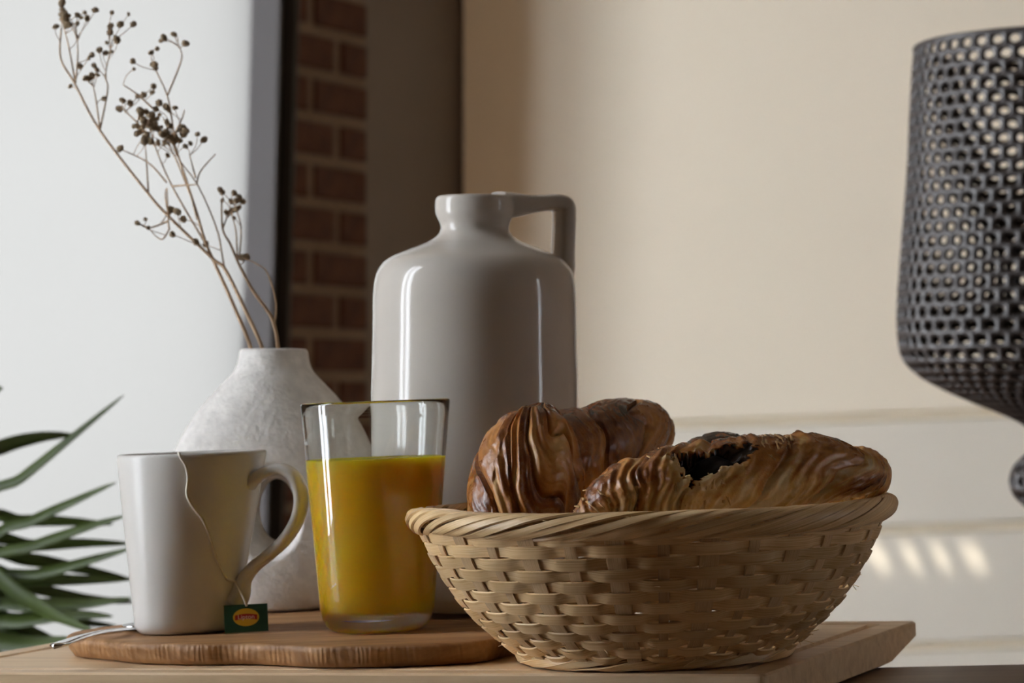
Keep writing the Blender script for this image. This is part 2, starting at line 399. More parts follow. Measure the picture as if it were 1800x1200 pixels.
# back wall with boards below
bk = structure(box('wall_back', (-.12, YB, FLOOR_Z), (XR+.1, YB+.1, CEIL_Z), M['plaster']))
def plank(zt, zb, mat=M['plank']):
    """one board, its top edge running up a little to the right"""
    x0, x1, t, g = -.093, XR, .03, .003
    zz = lambda x, z: z + TILT*(x - .66)
    front = [(x0, zz(x0, zb)+g), (x1, zz(x1, zb)+g), (x1, zz(x1, zt)-g), (x0, zz(x0, zt)-g)]
    back = [(x0, zz(x0, zb)), (x1, zz(x1, zb)), (x1, zz(x1, zt)), (x0, zz(x0, zt))]
    v, f = stitch([[(x, YB, z) for x, z in back], [(x, YB-t*.6, z) for x, z in back], [(x, YB-t, z) for x, z in front]], True, False, True)
    fix_normals(mesh_obj('plank', v, f, mat, bk, False))
for zt, zb in ((.0965, -.106), (-.122, -.332), (-.349, -.56), (-.576, -.70)): plank(zt, zb)
plank(1.66, .1105, M['plaster'])

# ------------------------------------------------------------------ table, cutting board, rustic board
ROT = (0, -atan(TILT), 0)
def flat_rot(th): return (Matrix.Rotation(-atan(TILT), 3, 'Y') @ Matrix.Rotation(th, 3, 'Z')).to_euler()
def on_top(x, y, h=0.0): return (x - TILT*h, y, TILT*x + h)
tb = empty('dining_table', on_top(0, 0, -.0204), flat_rot(radians(-9)))
tag(tb, 'dark brown wooden table under the pale cutting board', 'table')
box('table_top', (-.75, -.95, -.035), (.8, .124, 0), M['table'], tb, .003)
for x in (-.68, .73):
    for y in (-.88, .06): box('leg', (x-.03, y-.03, -.69 - TILT*0), (x+.03, y+.03, -.036), M['table'], tb, .003)
# cutting board (local: x along the front edge, y to the back, origin at the front right corner)
BW, BD, BA = .52, .309, atan2(.377, .926)
cb = empty('cutting_board', on_top(.126, -.13, 0), flat_rot(-BA))
tag(cb, 'pale rectangular wooden cutting board with a carved groove around its edge', 'cutting board')
def rect_loop(inset, z, r, back=0.0, seg=5):
    x0, x1, y0, y1 = -BW+inset, -inset, inset, BD-inset-back
    pts = []
    for cx, cy, a0 in ((x1-r, y0+r, -pi/2), (x1-r, y1-r, 0), (x0+r, y1-r, pi/2), (x0+r, y0+r, pi)):
        for k in range(seg+1):
            a = a0 + pi/2*k/seg; pts.append((cx + r*cos(a), cy + r*sin(a), z))
    return pts
loops = [rect_loop(.004, -.02, .004, .062), rect_loop(0, -.018, .004, .058), rect_loop(0, -.0085, .004), rect_loop(0, -.0012, .004), rect_loop(.0012, 0, .004),
         rect_loop(.0165, 0, .006), rect_loop(.0180, -.0028, .006), rect_loop(.0215, -.0032, .006), rect_loop(.0235, 0, .006), rect_loop(.05, 0, .006)]
v, f = stitch(loops, True, True, True)
cbo = fix_normals(mesh_obj('board', v, f, M['board'], cb, False))
# rustic board: an irregular outline with chipped sides
outl = [(-.262,.128),(-.252,.103),(-.238,.085),(-.217,.056),(-.195,.038),(-.172,.026),(-.15,.020),(-.128,.004),(-.107,-.015),(-.082,-.025),(-.056,-.028),(-.028,-.025),(-.012,-.015),(.004,.02),(.03,.06),(.055,.11),(.062,.18),(.035,.255),(-.03,.295),(-.10,.318),(-.16,.322),(-.205,.275),(-.233,.205),(-.258,.16)]
outl = [Vector((x, y, 0)) for x, y in outl]
pts = []
for i in range(len(outl)):
    p0, p1, p2, p3 = outl[i-1], outl[i], outl[(i+1) % len(outl)], outl[(i+2) % len(outl)]
    for k in range(10):
        f_ = k/10; pts.append(0.5*((2*p1)+(p2-p0)*f_+(2*p0-5*p1+4*p2-p3)*f_**2+(3*p1-p0-3*p2+p3)*f_**3))
cen = Vector((-.1, .15, 0))
def ring(off, z, amp):
    out = []
    for p in pts:
        dr = (p - cen).normalized(); n_ = noise.noise(Vector((p.x*60, p.y*60, z*140)))*amp + noise.noise(Vector((p.x*260, p.y*260, z*60)))*amp*.45
        q = p + dr*(off + n_); out.append((q.x, q.y, z))
    return out
T_W = .0125
loops = [ring(-.010, 0, 0), ring(-.004, .0008, .001), ring(-.002, .004, .002), ring(0, .008, .002), ring(.0003, .0105, .0014), ring(-.0006, .0119, .0008), ring(-.0022, T_W, 0), ring(-.02, T_W, 0)]
v, f = stitch(loops, True, True, True)
rb = fix_normals(mesh_obj('serving_board', v, f, M['slab']))
rb.location = on_top(0, 0, .0002); rb.rotation_euler = ROT
rb['label'] = 'rustic brown board with rough rounded edges under the mug and glass'; rb['category'] = 'serving board'

# ------------------------------------------------------------------ mug
MUG_X, MUG_Y = -.191, .117
def shear(o, k):                                                  # the vessel stands on the sloping board, its axis leaning a touch
    for q in o.data.vertices: q.co = Vector((q.co.x + k*q.co.z, q.co.y, q.co.z + TILT*q.co.x))
    return o
KM, KG = .033, -.012
mug = empty('mug', (MUG_X, MUG_Y, TILT*MUG_X + T_W + .0006))
tag(mug, 'white ceramic mug with a tea bag string over its rim', 'mug')
MH = .1045
def mug_r(h): return .0292 + (.0440 - .0292) * max(0, h)/MH
def mug_shape(t, r, z):
    e = 2.8 + (2.0 - 2.8)*min(1, max(0, z/MH))**.7
    a = t - radians(8)
    k = (abs(cos(a))**e + abs(sin(a))**e) ** (-1/e)
    return r*(1 + (k - 1)*.8)
prof = [(.0001, .0015), (.022, .0015), (.0245, .0002), (.0265, .0003), (.0283, .0018)]
prof += [(mug_r(h), h) for h in [.004 + (MH-.0065)*k/24 for k in range(25)]]
prof += [(mug_r(MH)-.0004, MH-.0010), (mug_r(MH)-.0014, MH), (mug_r(MH)-.0026, MH-.0006), (mug_r(MH)-.0034, MH-.003)]
prof += [(mug_r(h)-.0036, h) for h in [MH-.006 - (MH-.016)*k/16 for k in range(17)]] + [(.02, .006), (.0001, .0055)]
shear(lathe('body', prof, M['white_glaze'], mug, 128, shape=mug_shape), KM)
shear(lathe('tea', [(.0001, .079), (mug_r(.079)-.0033, .079), (mug_r(.07)-.0035, .07), (.0001, .07)], M['tea'], mug, 96, shape=mug_shape), KM)
hp = [(424,880),(440,862),(456,848),(476,837),(500,832),(522,844),(534,868),(536,895),(527,925),(507,955),(480,980),(452,1003),(434,1026),(428,1048),(420,1062)]
PHI = radians(-24); hs_ = 3003.0
hpts = []
for a, c in hp:
    z_ = (1117 - c)/hs_ + .0005 + (a-327)/hs_*-TILT; r_ = ((a - 327)/hs_ - KM*z_)/cos(PHI)
    hpts.append(Vector((r_*cos(PHI), r_*sin(PHI), z_)))
path = catmull(hpts, 60)
rad = [(.0034 + .0022*exp(-((i/60)/.07)**2) + .0022*exp(-((1-i/60)/.10)**2)) for i in range(61)]
T_, N_, B_ = frames(path, False, (-sin(PHI), cos(PHI), 0))
loops = []
for i, p in enumerate(path):
    lo = []
    for k in range(20):
        a = 2*pi*k/20; ca, sa = cos(a), sin(a)
        lo.append(p + N_[i]*(rad[i]*1.75*math.copysign(abs(ca)**.8, ca)) + B_[i]*(rad[i]*math.copysign(abs(sa)**.8, sa)))
    loops.append(lo)
v, f = stitch(loops, True, True, True)
shear(fix_normals(mesh_obj('handle', v, f, M['white_glaze'], mug)), KM)

# tea bag: string over the rim, tag standing on the board
tea = empty('tea_bag', on_top(-.1515, .083, T_W), ROT)
tag(tea, 'green and yellow tea bag tag on a white string hanging from the mug', 'tea bag')
def mug_front(pxx, pyy):
    h = (1117 - pyy)/hs_ + (pxx-327)/hs_*-TILT; x = (pxx - 327)/hs_ - KM*h
    best = None
    for k in range(400):
        t = -pi + pi*k/400; r_ = mug_shape(t, mug_r(h), h)
        e = abs(r_*cos(t) - x)
        if best is None or e < best[0]: best = (e, t, r_)
    q = Vector((best[2]*cos(best[1]), best[2]*sin(best[1]), h)) + Vector((cos(best[1]), sin(best[1]), 0))*.0010
    return Vector((q.x + KM*q.z, q.y, q.z + TILT*q.x))
sp = [(333,803),(344,806),(352,820),(355,842),(352,868),(360,890),(374,912),(384,940),(389,965),(397,992),(408,1020)]
bpy.context.view_layer.update()
off = Vector(mug.location) - Vector(tea.location)
spts = [mug_front(344, 803) + Vector((-.001, .012, -.012)), mug_front(340, 803) + Vector((0, .0035, .0012))] + [mug_front(a, c) for a, c in sp[1:]]
spts = [p + Vector((off.x, off.y, off.z)) for p in spts]
TAGW, TAGH = .0250, .0160
spts += [Vector((-.0062, .0095, .0290)), Vector((-.0016, .0042, .0205)), Vector((.0003, .0022, .0160))]
tube('string', catmull(spts, 90), .00075, M['string'], tea, 6)
def tagxf(x, y, z):                                                # local tag coords -> tea coords (lean back 12 deg, turn 6 deg)
    p = Matrix.Rotation(radians(9), 3, 'Z') @ (Matrix.Rotation(radians(-9), 3, 'X') @ Vector((x, y, z)))
    return p + Vector((0, 0, .0012))
def tag_part(name, loop, y0, y1, mat, parent):
    lo = [[tagxf(x, y, z) for x, z in loop] for y in (y0, y1)]
    v, f = stitch(lo, True, True, True)
    return fix_normals(mesh_obj(name, v, f, mat, parent, False))
tg = tag_part('tag', [(-TAGW/2, 0), (TAGW/2, .0002), (TAGW/2, TAGH), (-TAGW/2, TAGH)], 0, .0005, M['tag_green'], tea)
tag_part('yellow_oval', [(.0075*cos(2*pi*k/40), .0086 + .0051*sin(2*pi*k/40)) for k in range(40)], -.0001, .0002, M['tag_yellow'], tg)
ban = [(-.0064 + .0128*k/12, .0070 + .0006*sin(pi*k/12)) for k in range(13)] + [(.0064 - .0128*k/12, .0098 + .0008*sin(pi*k/12)) for k in range(13)]
tag_part('red_banner', ban, -.00018, .0002, M['tag_red'], tg)
fc = bpy.data.curves.new('lettering', 'FONT'); fc.body = 'Lipton'; fc.size = .0036; fc.align_x = 'CENTER'; fc.align_y = 'CENTER'; fc.extrude = .00004
fo = bpy.data.objects.new('lettering', fc); COL.objects.link(fo); bpy.context.view_layer.update()
me = bpy.data.meshes.new_from_object(fo.evaluated_get(bpy.context.evaluated_depsgraph_get())); bpy.data.objects.remove(fo)
for vv in me.vertices: vv.co = tagxf(vv.co.x*1.05, -.00024 - vv.co.z, .0087 + vv.co.y)
me.materials.clear(); me.materials.append(M['tag_white'])
lt = bpy.data.objects.new('lettering', me); COL.objects.link(lt); lt.parent = tg

# spoon lying left of the mug
spn = empty('teaspoon', on_top(-.252, .022, T_W + .0016), flat_rot(radians(-17)))
tag(spn, 'steel teaspoon with its handle sticking out behind the mug', 'teaspoon')
loops = []
for i in range(41):
    t = i/40; y = t*.105
    hw = .0056 - .0034*min(1, max(0, (t-.08)/.5)) if t > .08 else .0056*sqrt(max(.02, 1-((.08-t)/.08)**2))
    z = .0005 + .0022*sin(pi*t)
    loops.append([(hw*cos(a), y, z + .0015*sin(a)) for a in [2*pi*k/12 for k in range(12)]])
v, f = stitch(loops, True, True, True)
fix_normals(mesh_obj('spoon_handle', v, f, M['steel'], spn))
loops = []
for i in range(21):
    t = i/20; y = .104 + t*.044; hw = max(.0006, .0145*sqrt(max(0, 1-(2*t-1)**2))*(1-.12*t)); zz = .003*sin(pi*t)
    up_ = [(hw*(2*k/8-1), y, .0025 - zz*1.1*(1-(2*k/8-1)**2)) for k in range(9)]
    lo_ = [(x, yy, z - .0008) for x, yy, z in reversed(up_)]
    loops.append(up_ + lo_)
v, f = stitch(loops, True, True, True)
fix_normals(mesh_obj('spoon_bowl', v, f, M['steel'], spn))

# ------------------------------------------------------------------ juice glass
gl = empty('juice_glass', (-.0765, .072, TILT*-.0765 + T_W + .0006))
tag(gl, 'clear glass tumbler of orange juice between the mug and the basket', 'glass')
GH, GR0, GR1 = .1303, .0325, .0428
def g_out(h): return GR0 + (GR1-GR0)*max(0, (h-.012))/(GH-.012)
prof = [(.0001, .0028), (.018, .0026), (.0205, .0008), (.0232, .0), (.0265, .0010), (.0293, .0036), (.0312, .0075), (.0321, .0110)]
prof += [(g_out(h), h) for h in [.013 + (GH-.0145)*k/16 for k in range(17)]]
prof += [(GR1-.0003, GH-.0006), (GR1-.0010, GH), (GR1-.0017, GH-.0006)]
prof += [(g_out(h)-.0021, h) for h in [GH-.003 - (GH-.022)*k/16 for k in range(17)]]
prof += [(.0292, .0155), (.0270, .0128), (.022, .0115), (.0001, .0112)]
shear(fix_normals(lathe('tumbler', prof, M['glass'], gl, 96)), KG)
JL = .0975
def g_in(h): return g_out(h) - .0021 + .0004
pj = [(.0001, .0109), (.022, .0112), (.0273, .0126), (.0296, .0154)] + [(g_in(h), h) for h in [.019 + (JL-.0195)*k/14 for k in range(15)]]
pj += [(g_in(JL)-.0001, JL+.0006), (g_in(JL)-.0012, JL-.0002), (g_in(JL)-.004, JL-.0005), (.0001, JL-.0005)]
shear(fix_normals(lathe('orange_juice', pj, M['juice'], gl, 96)), KG)

# ------------------------------------------------------------------ jug
jug = empty('jug', (-.0228, .19, TILT*-.0228 + T_W + .0028), (0, 0, 0))
tag(jug, 'tall pale grey glazed ceramic jug with square handle and short neck', 'jug')
S = 2874.0
def jz(py_): return CAM_Z - (py_-700)/S - (TILT*-.0228 + T_W + .0028)
pro = [(.0001, .0004), (.050, .0), (.0575, .0015), (.0612, .006), (.0628, .014), (.0633, .05), (.0633, jz(720))]
pro += [(179.5/S, jz(600)), (179/S, jz(545)), (178.3/S, jz(515)), (176/S, jz(495)), (171.5/S, jz(478)), (163/S, jz(464)), (150/S, jz(453)), (128/S, jz(442.5)), (104/S, jz(433)), (83/S, jz(424.5)), (69/S, jz(416)),
        (62.5/S, jz(409)), (60/S, jz(403)), (60/S, jz(397)), (62.5/S, jz(389)), (67/S, jz(380)), (69.2/S, jz(372)), (69.6/S, jz(360)), (69/S, jz(352)), (67/S, jz(347)), (63/S, jz(344.5)), (58/S, jz(345)), (52/S, jz(349)), (50/S, jz(360)), (48/S, jz(400)), (.0001, jz(405))]
sm = []
vv = [Vector((a, c, 0)) for a, c in pro]
sm = [(max(.0001, p.x), p.y) for p in catmull(vv, len(pro)*5)]
jb = fix_normals(lathe('body', sm, M['jug_glaze'], jug, 96))
HA = radians(24)
hr = [(.0150, jz(360)), (.030, jz(358)), (.043, jz(354)), (.0520, jz(351.5)), (.0578, jz(353.5)), (.0600, jz(360)), (.0603, jz(375)), (.0600, jz(405)), (.0596, jz(435)), (.0590, jz(462)), (.0570, jz(482))]
hpath = catmull([Vector((r_*cos(HA), r_*sin(HA), z_)) for r_, z_ in hr], 70)
T_, N_, B_ = frames(hpath, False, (-sin(HA), cos(HA), 0))
loops = []
for i, p in enumerate(hpath):
    t = i/70; e0 = exp(-(t/.12)**2); e1 = exp(-((1-t)/.1)**2)
    wd, th = .0100 + .003*e0 + .003*e1, .0050 + .0035*e0 + .001*e1
    lo = []
    for k in range(28):
        a = 2*pi*k/28; ca, sa = cos(a), sin(a)
        lo.append(p + N_[i]*(wd*math.copysign(abs(ca)**.5, ca)) + B_[i]*(th*math.copysign(abs(sa)**.5, sa)))
    loops.append(lo)
v, f = stitch(loops, True, True, True)
fix_normals(mesh_obj('handle', v, f, M['jug_glaze'], jug))

# ------------------------------------------------------------------ ring vase
VX, VY = -.1525, .27
V0 = TILT*VX + T_W + .0015
vr = [(.0300, 0), (.0400, .0012), (.0480, .006), (.0575, .018), (.0655, .036), (.0688, .055), (.0694, .072), (.0676, .088), (.0640, .0995), (.0585, .111), (.0510, .1225), (.0420, .1335), (.0330, .1430), (.0262, .1500), (.0234, .1555), (.0224, .1605), (.0219, .1640), (.0206, .1655)]
vp = catmull([Vector((a, c, 0)) for a, c in vr], 60)
loops = []
for p in vp:
    T__ = min(p.x, .0365); k_ = T__ if p.x < .03 else min(p.x, .0300 + .0065*min(1, (p.x-.03)/.03))
    loops.append([(p.x*cos(2*pi*j/96), k_*sin(2*pi*j/96), p.y) for j in range(96)])
v, f = stitch(loops, True, True, True)
vase = fix_normals(mesh_obj('vase_body', v, f, M['stone']))
cl_ = []
for k in range(33):
    y = -.045 + .09*k/32; g = .0125 + .0105*(abs(y)/.036)**2.2
    cl_.append([(.0028 + g*cos(2*pi*j/48), y, .0625 + (g + .0075)*sin(2*pi*j/48)) for j in range(48)])
v, f = stitch(cl_, True, True, True)
cut = fix_normals(mesh_obj('cutter', v, f))
m1 = vase.modifiers.new('hole', 'BOOLEAN'); m1.operation = 'DIFFERENCE'; m1.object = cut; m1.solver = 'EXACT'
cut2 = fix_normals(lathe('cutter', [(.0001, .145), (.015, .146), (.0172, .155), (.0176, .18), (.0001, .18)], None, None, 48))
m2 = vase.modifiers.new('neck', 'BOOLEAN'); m2.operation = 'DIFFERENCE'; m2.object = cut2; m2.solver = 'EXACT'
m3 = vase.modifiers.new('remesh', 'REMESH'); m3.mode = 'VOXEL'; m3.voxel_size = .0011; m3.use_smooth_shade = True
m4 = vase.modifiers.new('smooth', 'SMOOTH'); m4.factor = .5; m4.iterations = 8
bpy.context.view_layer.update()
me = bpy.data.meshes.new_from_object(vase.evaluated_get(bpy.context.evaluated_depsgraph_get()))
me.polygons.foreach_set('use_smooth', [True]*len(me.polygons))
for o in (vase, cut, cut2): bpy.data.objects.remove(o)
vase = bpy.data.objects.new('ring_vase', me); COL.objects.link(vase)
if not me.materials: me.materials.append(M['stone'])
vase.location = (VX, VY, V0); vase.rotation_euler = (0, 0, radians(-4))
tag(vase, 'white speckled stone vase with an oval hole through its body', 'vase')

# ------------------------------------------------------------------ dried flowers
VD = VY - CAM_Y
def fp(x, y, dy=0.0):
    return px(x, y, VD + dy)
SPR = []
def spray(label, stem, branches, dots, dy0, dy1, rnd):
    rg = random.Random(rnd)
    base = fp(*stem[0])
    root = empty('dried_flower_spray', base - Vector((0, 0, .018)))
    tag(root, label, 'dried flower', 'dried flower sprays in the vase')
    O = Vector(root.location)
    ymin = min(p[1] for p in stem); y0 = stem[0][1]
    def at(x, y, j=0): return fp(x, y, dy0 + (dy1-dy0)*(y0-y)/600 + j) - O
    sp_ = [Vector((0, 0, 0)) + Vector((0.0, 0, .002))] + [at(x, y) for x, y in stem]
    pth = catmull(sp_, 60); tube('stem', pth, [.00135 - .0008*i/60 for i in range(61)], M['stem'], root, 7)
    anchor = list(pth[15:])
    for b_ in branches:
        j = rg.uniform(-.012, .012)
        q = [at(x, y, j*(k/(len(b_)-1))) for k, (x, y) in enumerate(b_)]
        bp_ = catmull(q, 20); tube('branch', bp_, [.00068 - .00034*i/20 for i in range(21)], M['stem'], root, 6); anchor += bp_[3:]
    tw = Joined()
    for (x, y) in dots:
        j = rg.uniform(-.014, .014); P = at(x, y, j)
        below = [a for a in anchor if a.z < P.z - .004] or anchor
        a = min(below, key=lambda q: (q-P).length + rg.uniform(0, .012))
        mid = (a + P)/2 + Vector((rg.uniform(-.002, .002), 0, rg.uniform(-.001, .002)))
        vv_, ff_ = tube_data(catmull([a, mid, P], 6), .00026, 4); tw.add(vv_, ff_)
        if not SPR:
            bm = bmesh.new(); bmesh.ops.create_icosphere(bm, subdivisions=2, radius=1.0)
            for q in bm.verts: q.co *= 1 + .35*noise.noise(q.co*2.3) ; q.co.z *= .85
            mm = bpy.data.meshes.new('seed_head'); bm.to_mesh(mm); bm.free(); mm.materials.append(M['seed']); SPR.append(mm)
        o = bpy.data.objects.new('seed_head', SPR[0]); COL.objects.link(o); o.parent = root; o.location = P
        s_ = rg.uniform(.0013, .0025); o.scale = (s_*rg.uniform(.9, 1.3), s_, s_*rg.uniform(.85, 1.15)); o.rotation_euler = (rg.uniform(0, 6), rg.uniform(0, 6), 0)
    tag(tw.build('fine_twigs', M['stem'], root), kind='stuff')
z3 = lambda L: [(80 + a/4.615, c/4.615) for a, c in L]
z4 = lambda L: [(180 + a/4.0, 160 + c/4.0) for a, c in L]
dA = z3([(125,15),(130,75),(115,110),(145,110),(160,140),(120,150),(155,190),(180,190),(180,120),(250,115),(310,95),(280,135),(330,140),(75,210),(250,185),(250,295),(395,75),(530,95),(665,108),(520,205),(515,255),(560,300),(575,320),(600,190),(705,190),(490,340),(430,400),(480,425),(525,415),(370,440),(345,465),(270,530),(385,525),(410,560),(415,600),(370,610),(320,630),(345,632),(470,795),(195,695)])
dA += z4([(480,830),(465,850),(525,848),(250,930),(300,900),(320,960),(490,1005),(240,925)])
dB = z3([(930,325),(955,300),(1035,272),(1130,345),(700,490),(710,555),(875,520),(885,545),(870,695),(860,745),(740,775),(790,765),(620,810),(680,830),(590,880),(610,870),(915,830),(970,860),(995,890),(1045,870),(900,390),(850,420),(890,880),(830,920),(760,890)])
dB += z4([(265,150),(300,140),(330,170),(385,190),(350,200),(270,190),(215,245),(280,250),(320,240),(380,260),(400,280),(310,300),(335,350),(290,350),(450,215),(470,240),(500,310),(520,320),(490,350),(565,255),(565,300),(580,385),(615,365),(665,300),(710,338),(120,403),(455,450),(240,295),(565,900),(655,1060),(725,1075),(350,160),(295,215),(345,260),(365,230),(410,250),(475,330),(505,345),(320,340),(265,280)])
_rg = random.Random(77)
dB += [(274 + 26*_rg.gauss(0, 1)*.75 + 8*k_/34, 216 + 24*_rg.gauss(0, 1)*.75 + 16*k_/34) for k_ in range(0, 34, 2)]
dC = z4([(840,710),(825,690),(840,765),(925,715),(900,775),(940,770),(960,745),(960,815),(910,840),(890,850),(925,890),(980,775),(870,850),(980,1170),(1010,1165),(940,830)])
spray('tallest dried flower spray, leaning furthest left over the white blind',
      [(462,616),(433,549),(396,474),(372,453),(294,378),(257,336),(175,229),(129,144),(105,101),(106,48)],
      [[(175,231),(167,173),(160,141)], [(175,225),(188,156),(184,130),(196,70)], [(131,145),(119,80),(109,43)], [(131,145),(135,100),(134,64)], [(296,382),(290,345),(292,330)], [(296,388),(262,400),(242,392)], [(298,400),(285,420),(270,412)], [(260,339),(257,290),(254,250)]],
      dA, -.005, .02, 1)
spray('middle dried flower spray with the densest cluster of seed heads',
      [(441,613),(409,533),(380,469),(361,426),(345,373),(326,315),(310,266),(302,240)],
      [[(292,320),(259,285),(212,262)], [(360,427),(302,327),(272,257),(262,215)], [(302,327),(325,325),(345,324)], [(346,385),(327,315),(302,247),(285,205)], [(340,357),(305,272),(280,230)], [(394,470),(390,448),(380,400),(347,325),(312,277),(302,242),(297,215)], [(345,322),(352,300),(378,270)], [(343,312),(332,270)], [(305,238),(294,171),(272,121),(264,100)], [(293,167),(313,118),(318,93),(305,61)], [(272,257),(240,215),(218,195)], [(302,242),(318,210),(323,192)], [(296,400),(294,360),(293,330)], [(268,190),(240,165),(215,148)]],
      dB, .004, .0, 2)
spray('shortest dried flower spray, in front of the grey window frame',
      [(489,616),(478,560),(444,510),(422,469),(405,430),(391,402),(389,352)],
      [[(417,457),(414,405),(405,372)], [(420,455),(423,398),(411,360)], [(481,575),(485,533),(470,480),(452,464),(428,453)], [(391,402),(397,385),(404,370)]],
      dC, .006, .01, 3)

# ------------------------------------------------------------------ basket
BX, BY = .0770, -.028
bas = empty('bread_basket', on_top(BX, BY, .0008), ROT)
tag(bas, 'woven bamboo bread basket with twisted rim holding the croissants', 'basket')
bprof = catmull([Vector((a, c, 0)) for a, c in [(.0700, .0030), (.0760, .0070), (.0850, .0150), (.0945, .0240), (.1035, .0350), (.1115, .0475), (.1175, .0590), (.1215, .0690), (.1235, .0745)]], 80)
acc = [0.0]
for i in range(80): acc.append(acc[-1] + (bprof[i+1]-bprof[i]).length)
def prof_at(s):
    s = min(max(s, 0), acc[-1]-1e-6)
    for i in range(80):
        if acc[i+1] >= s:
            f_ = (s-acc[i])/(acc[i+1]-acc[i]); p = bprof[i].lerp(bprof[i+1], f_); t = (bprof[i+1]-bprof[i]).normalized()
            return p.x, p.y, t.x, t.y
NST, NROW = 32, 13
ROWH = (acc[-1]-.003)/NROW
rg = random.Random(5)
st_off = [rg.uniform(-.012, .012) for _ in range(NST)]
for j in range(NROW):
    s = .002 + ROWH*(j+.5); r, z, tr, tz = prof_at(s)
    path, wid, nor, wds = [], [], [], []
    nseg = NST*8; ph = rg.uniform(0, 50); lift = rg.uniform(-.0002, .0002)
    for i in range(nseg):
        th = 2*pi*i/nseg
        c_ = cos(NST/2*th + j*pi); o_ = .0012*tanh(2.2*c_)/tanh(2.2)
        wob = .0004*noise.noise(Vector((cos(th)*6, sin(th)*6, ph)))
        rad_ = Vector((cos(th), sin(th), 0)); upv = rad_*tr + Vector((0, 0, tz)); out = rad_*tz - Vector((0, 0, tr))
        path.append(rad_*r + Vector((0, 0, z + lift)) + out*o_ + upv*wob)
        lean = .18*c_
        wid.append((upv + out*lean*.3).normalized()); nor.append(out)
        wds.append(ROWH*(1.03 + .04*c_ + .08*noise.noise(Vector((cos(th)*4, sin(th)*4, ph+9)))))
    ribbon('weft_strip', path, wid, nor, wds, .0011, M['bamboo'], bas)
for k in range(NST):
    th = 2*pi*k/NST
    wdt = (.0100 if k % 2 else .0066)*rg.uniform(.92, 1.08)
    path, wid, nor, wds = [], [], [], []
    for i in range(41):
        s = acc[-1]*i/40; r, z, tr, tz = prof_at(s); t2 = th + st_off[k]*0.5*(i/40-.5)
        rad_ = Vector((cos(t2), sin(t2), 0)); out = rad_*tz - Vector((0, 0, tr)); tan_ = Vector((-sin(t2), cos(t2), 0))
        row = (s-.002)/ROWH - .5
        path.append(rad_*r + Vector((0, 0, z)) - out*(.0003*cos(pi*(row + k))))
        wid.append(tan_); nor.append(out); wds.append(wdt*(.72 + .28*i/40))
    ribbon('stake', path, wid, nor, wds, .0009, M['stake'], bas, False)
# twisted rim: flat strips winding round the edge
def twist(name, R, Z, ra, rz, n, turns, width, thick, seed, bump=None, lean=0.0):
    rr = random.Random(seed)
    for k in range(n):
        path, wid, nor, wds = [], [], [], []; nseg = 220; jit = rr.uniform(-.09, .09); wj = rr.uniform(.85, 1.1); ph = rr.uniform(0, 40)
        for i in range(nseg):
            th = 2*pi*i/nseg
            a = 2*pi*k/n + turns*th + jit + .10*sin(th*3 + ph)
            def pos(th, a, ex=0):
                rho = R + (ra+ex)*cos(a) + lean*sin(a)*rz; zz = Z + (rz+ex)*sin(a) + (bump(th) if bump else 0)
                return Vector((rho*cos(th), rho*sin(th), zz))
            e = rr.uniform(-.00005, .00005) + .0005*noise.noise(Vector((cos(th)*5, sin(th)*5, ph)))
            p = pos(th, a, e); path.append(p)
            n_ = (pos(th, a, .001) - pos(th, a)).normalized()
            tg_ = (pos(th+.01, a+turns*.01) - pos(th, a)).normalized()
            nor.append(n_); wid.append(n_.cross(tg_).normalized()); wds.append(width*wj*(1 + .1*noise.noise(Vector((cos(th)*3, sin(th)*3, ph+20)))))
        ribbon(name, path, wid, nor, wds, thick, M['bamboo'], bas)
rim_bump = lambda th: .0022*exp(-(((th - radians(205)))/.35)**2) - .0010*exp(-((th-radians(300))/.5)**2)
twist('rim_strip', .1235, .0765, .0062, .0064, 9, 5, .0041, .0015, 11, rim_bump, .35)
twist('foot_strip', .0712, .0042, .0030, .0034, 5, 3, .0042, .0010, 12)
# woven floor of the basket
bs = lathe('basket_floor', [(.0001, .0045), (.06, .0045), (.071, .0052), (.071, .0062), (.06, .0056), (.0001, .0056)], M['bamboo'], bas, 64)
# a few frayed fibres
fr = Joined()
for k in range(46):
    th = radians(rg.uniform(180, 360)); s = rg.choice([rg.uniform(.002, .02), rg.uniform(.002, .085)]); r, z, tr, tz = prof_at(s)
    p = Vector((cos(th)*(r+.0018), sin(th)*(r+.0018), z)); d_ = Vector((-sin(th)*rg.choice([-1, 1]), cos(th)*rg.choice([-1, 1])*.3, rg.uniform(-.5, .5)))*rg.uniform(.003, .009)
    o_ = Vector((cos(th), sin(th), -.2))*rg.uniform(.0002, .002)
    vv_, ff_ = tube_data(catmull([p, p + d_*.5 + o_, p + d_ + o_*2], 5), .00016, 4); fr.add(vv_, ff_)
tag(fr.build('loose_fibres', M['bamboo'], bas), kind='stuff')

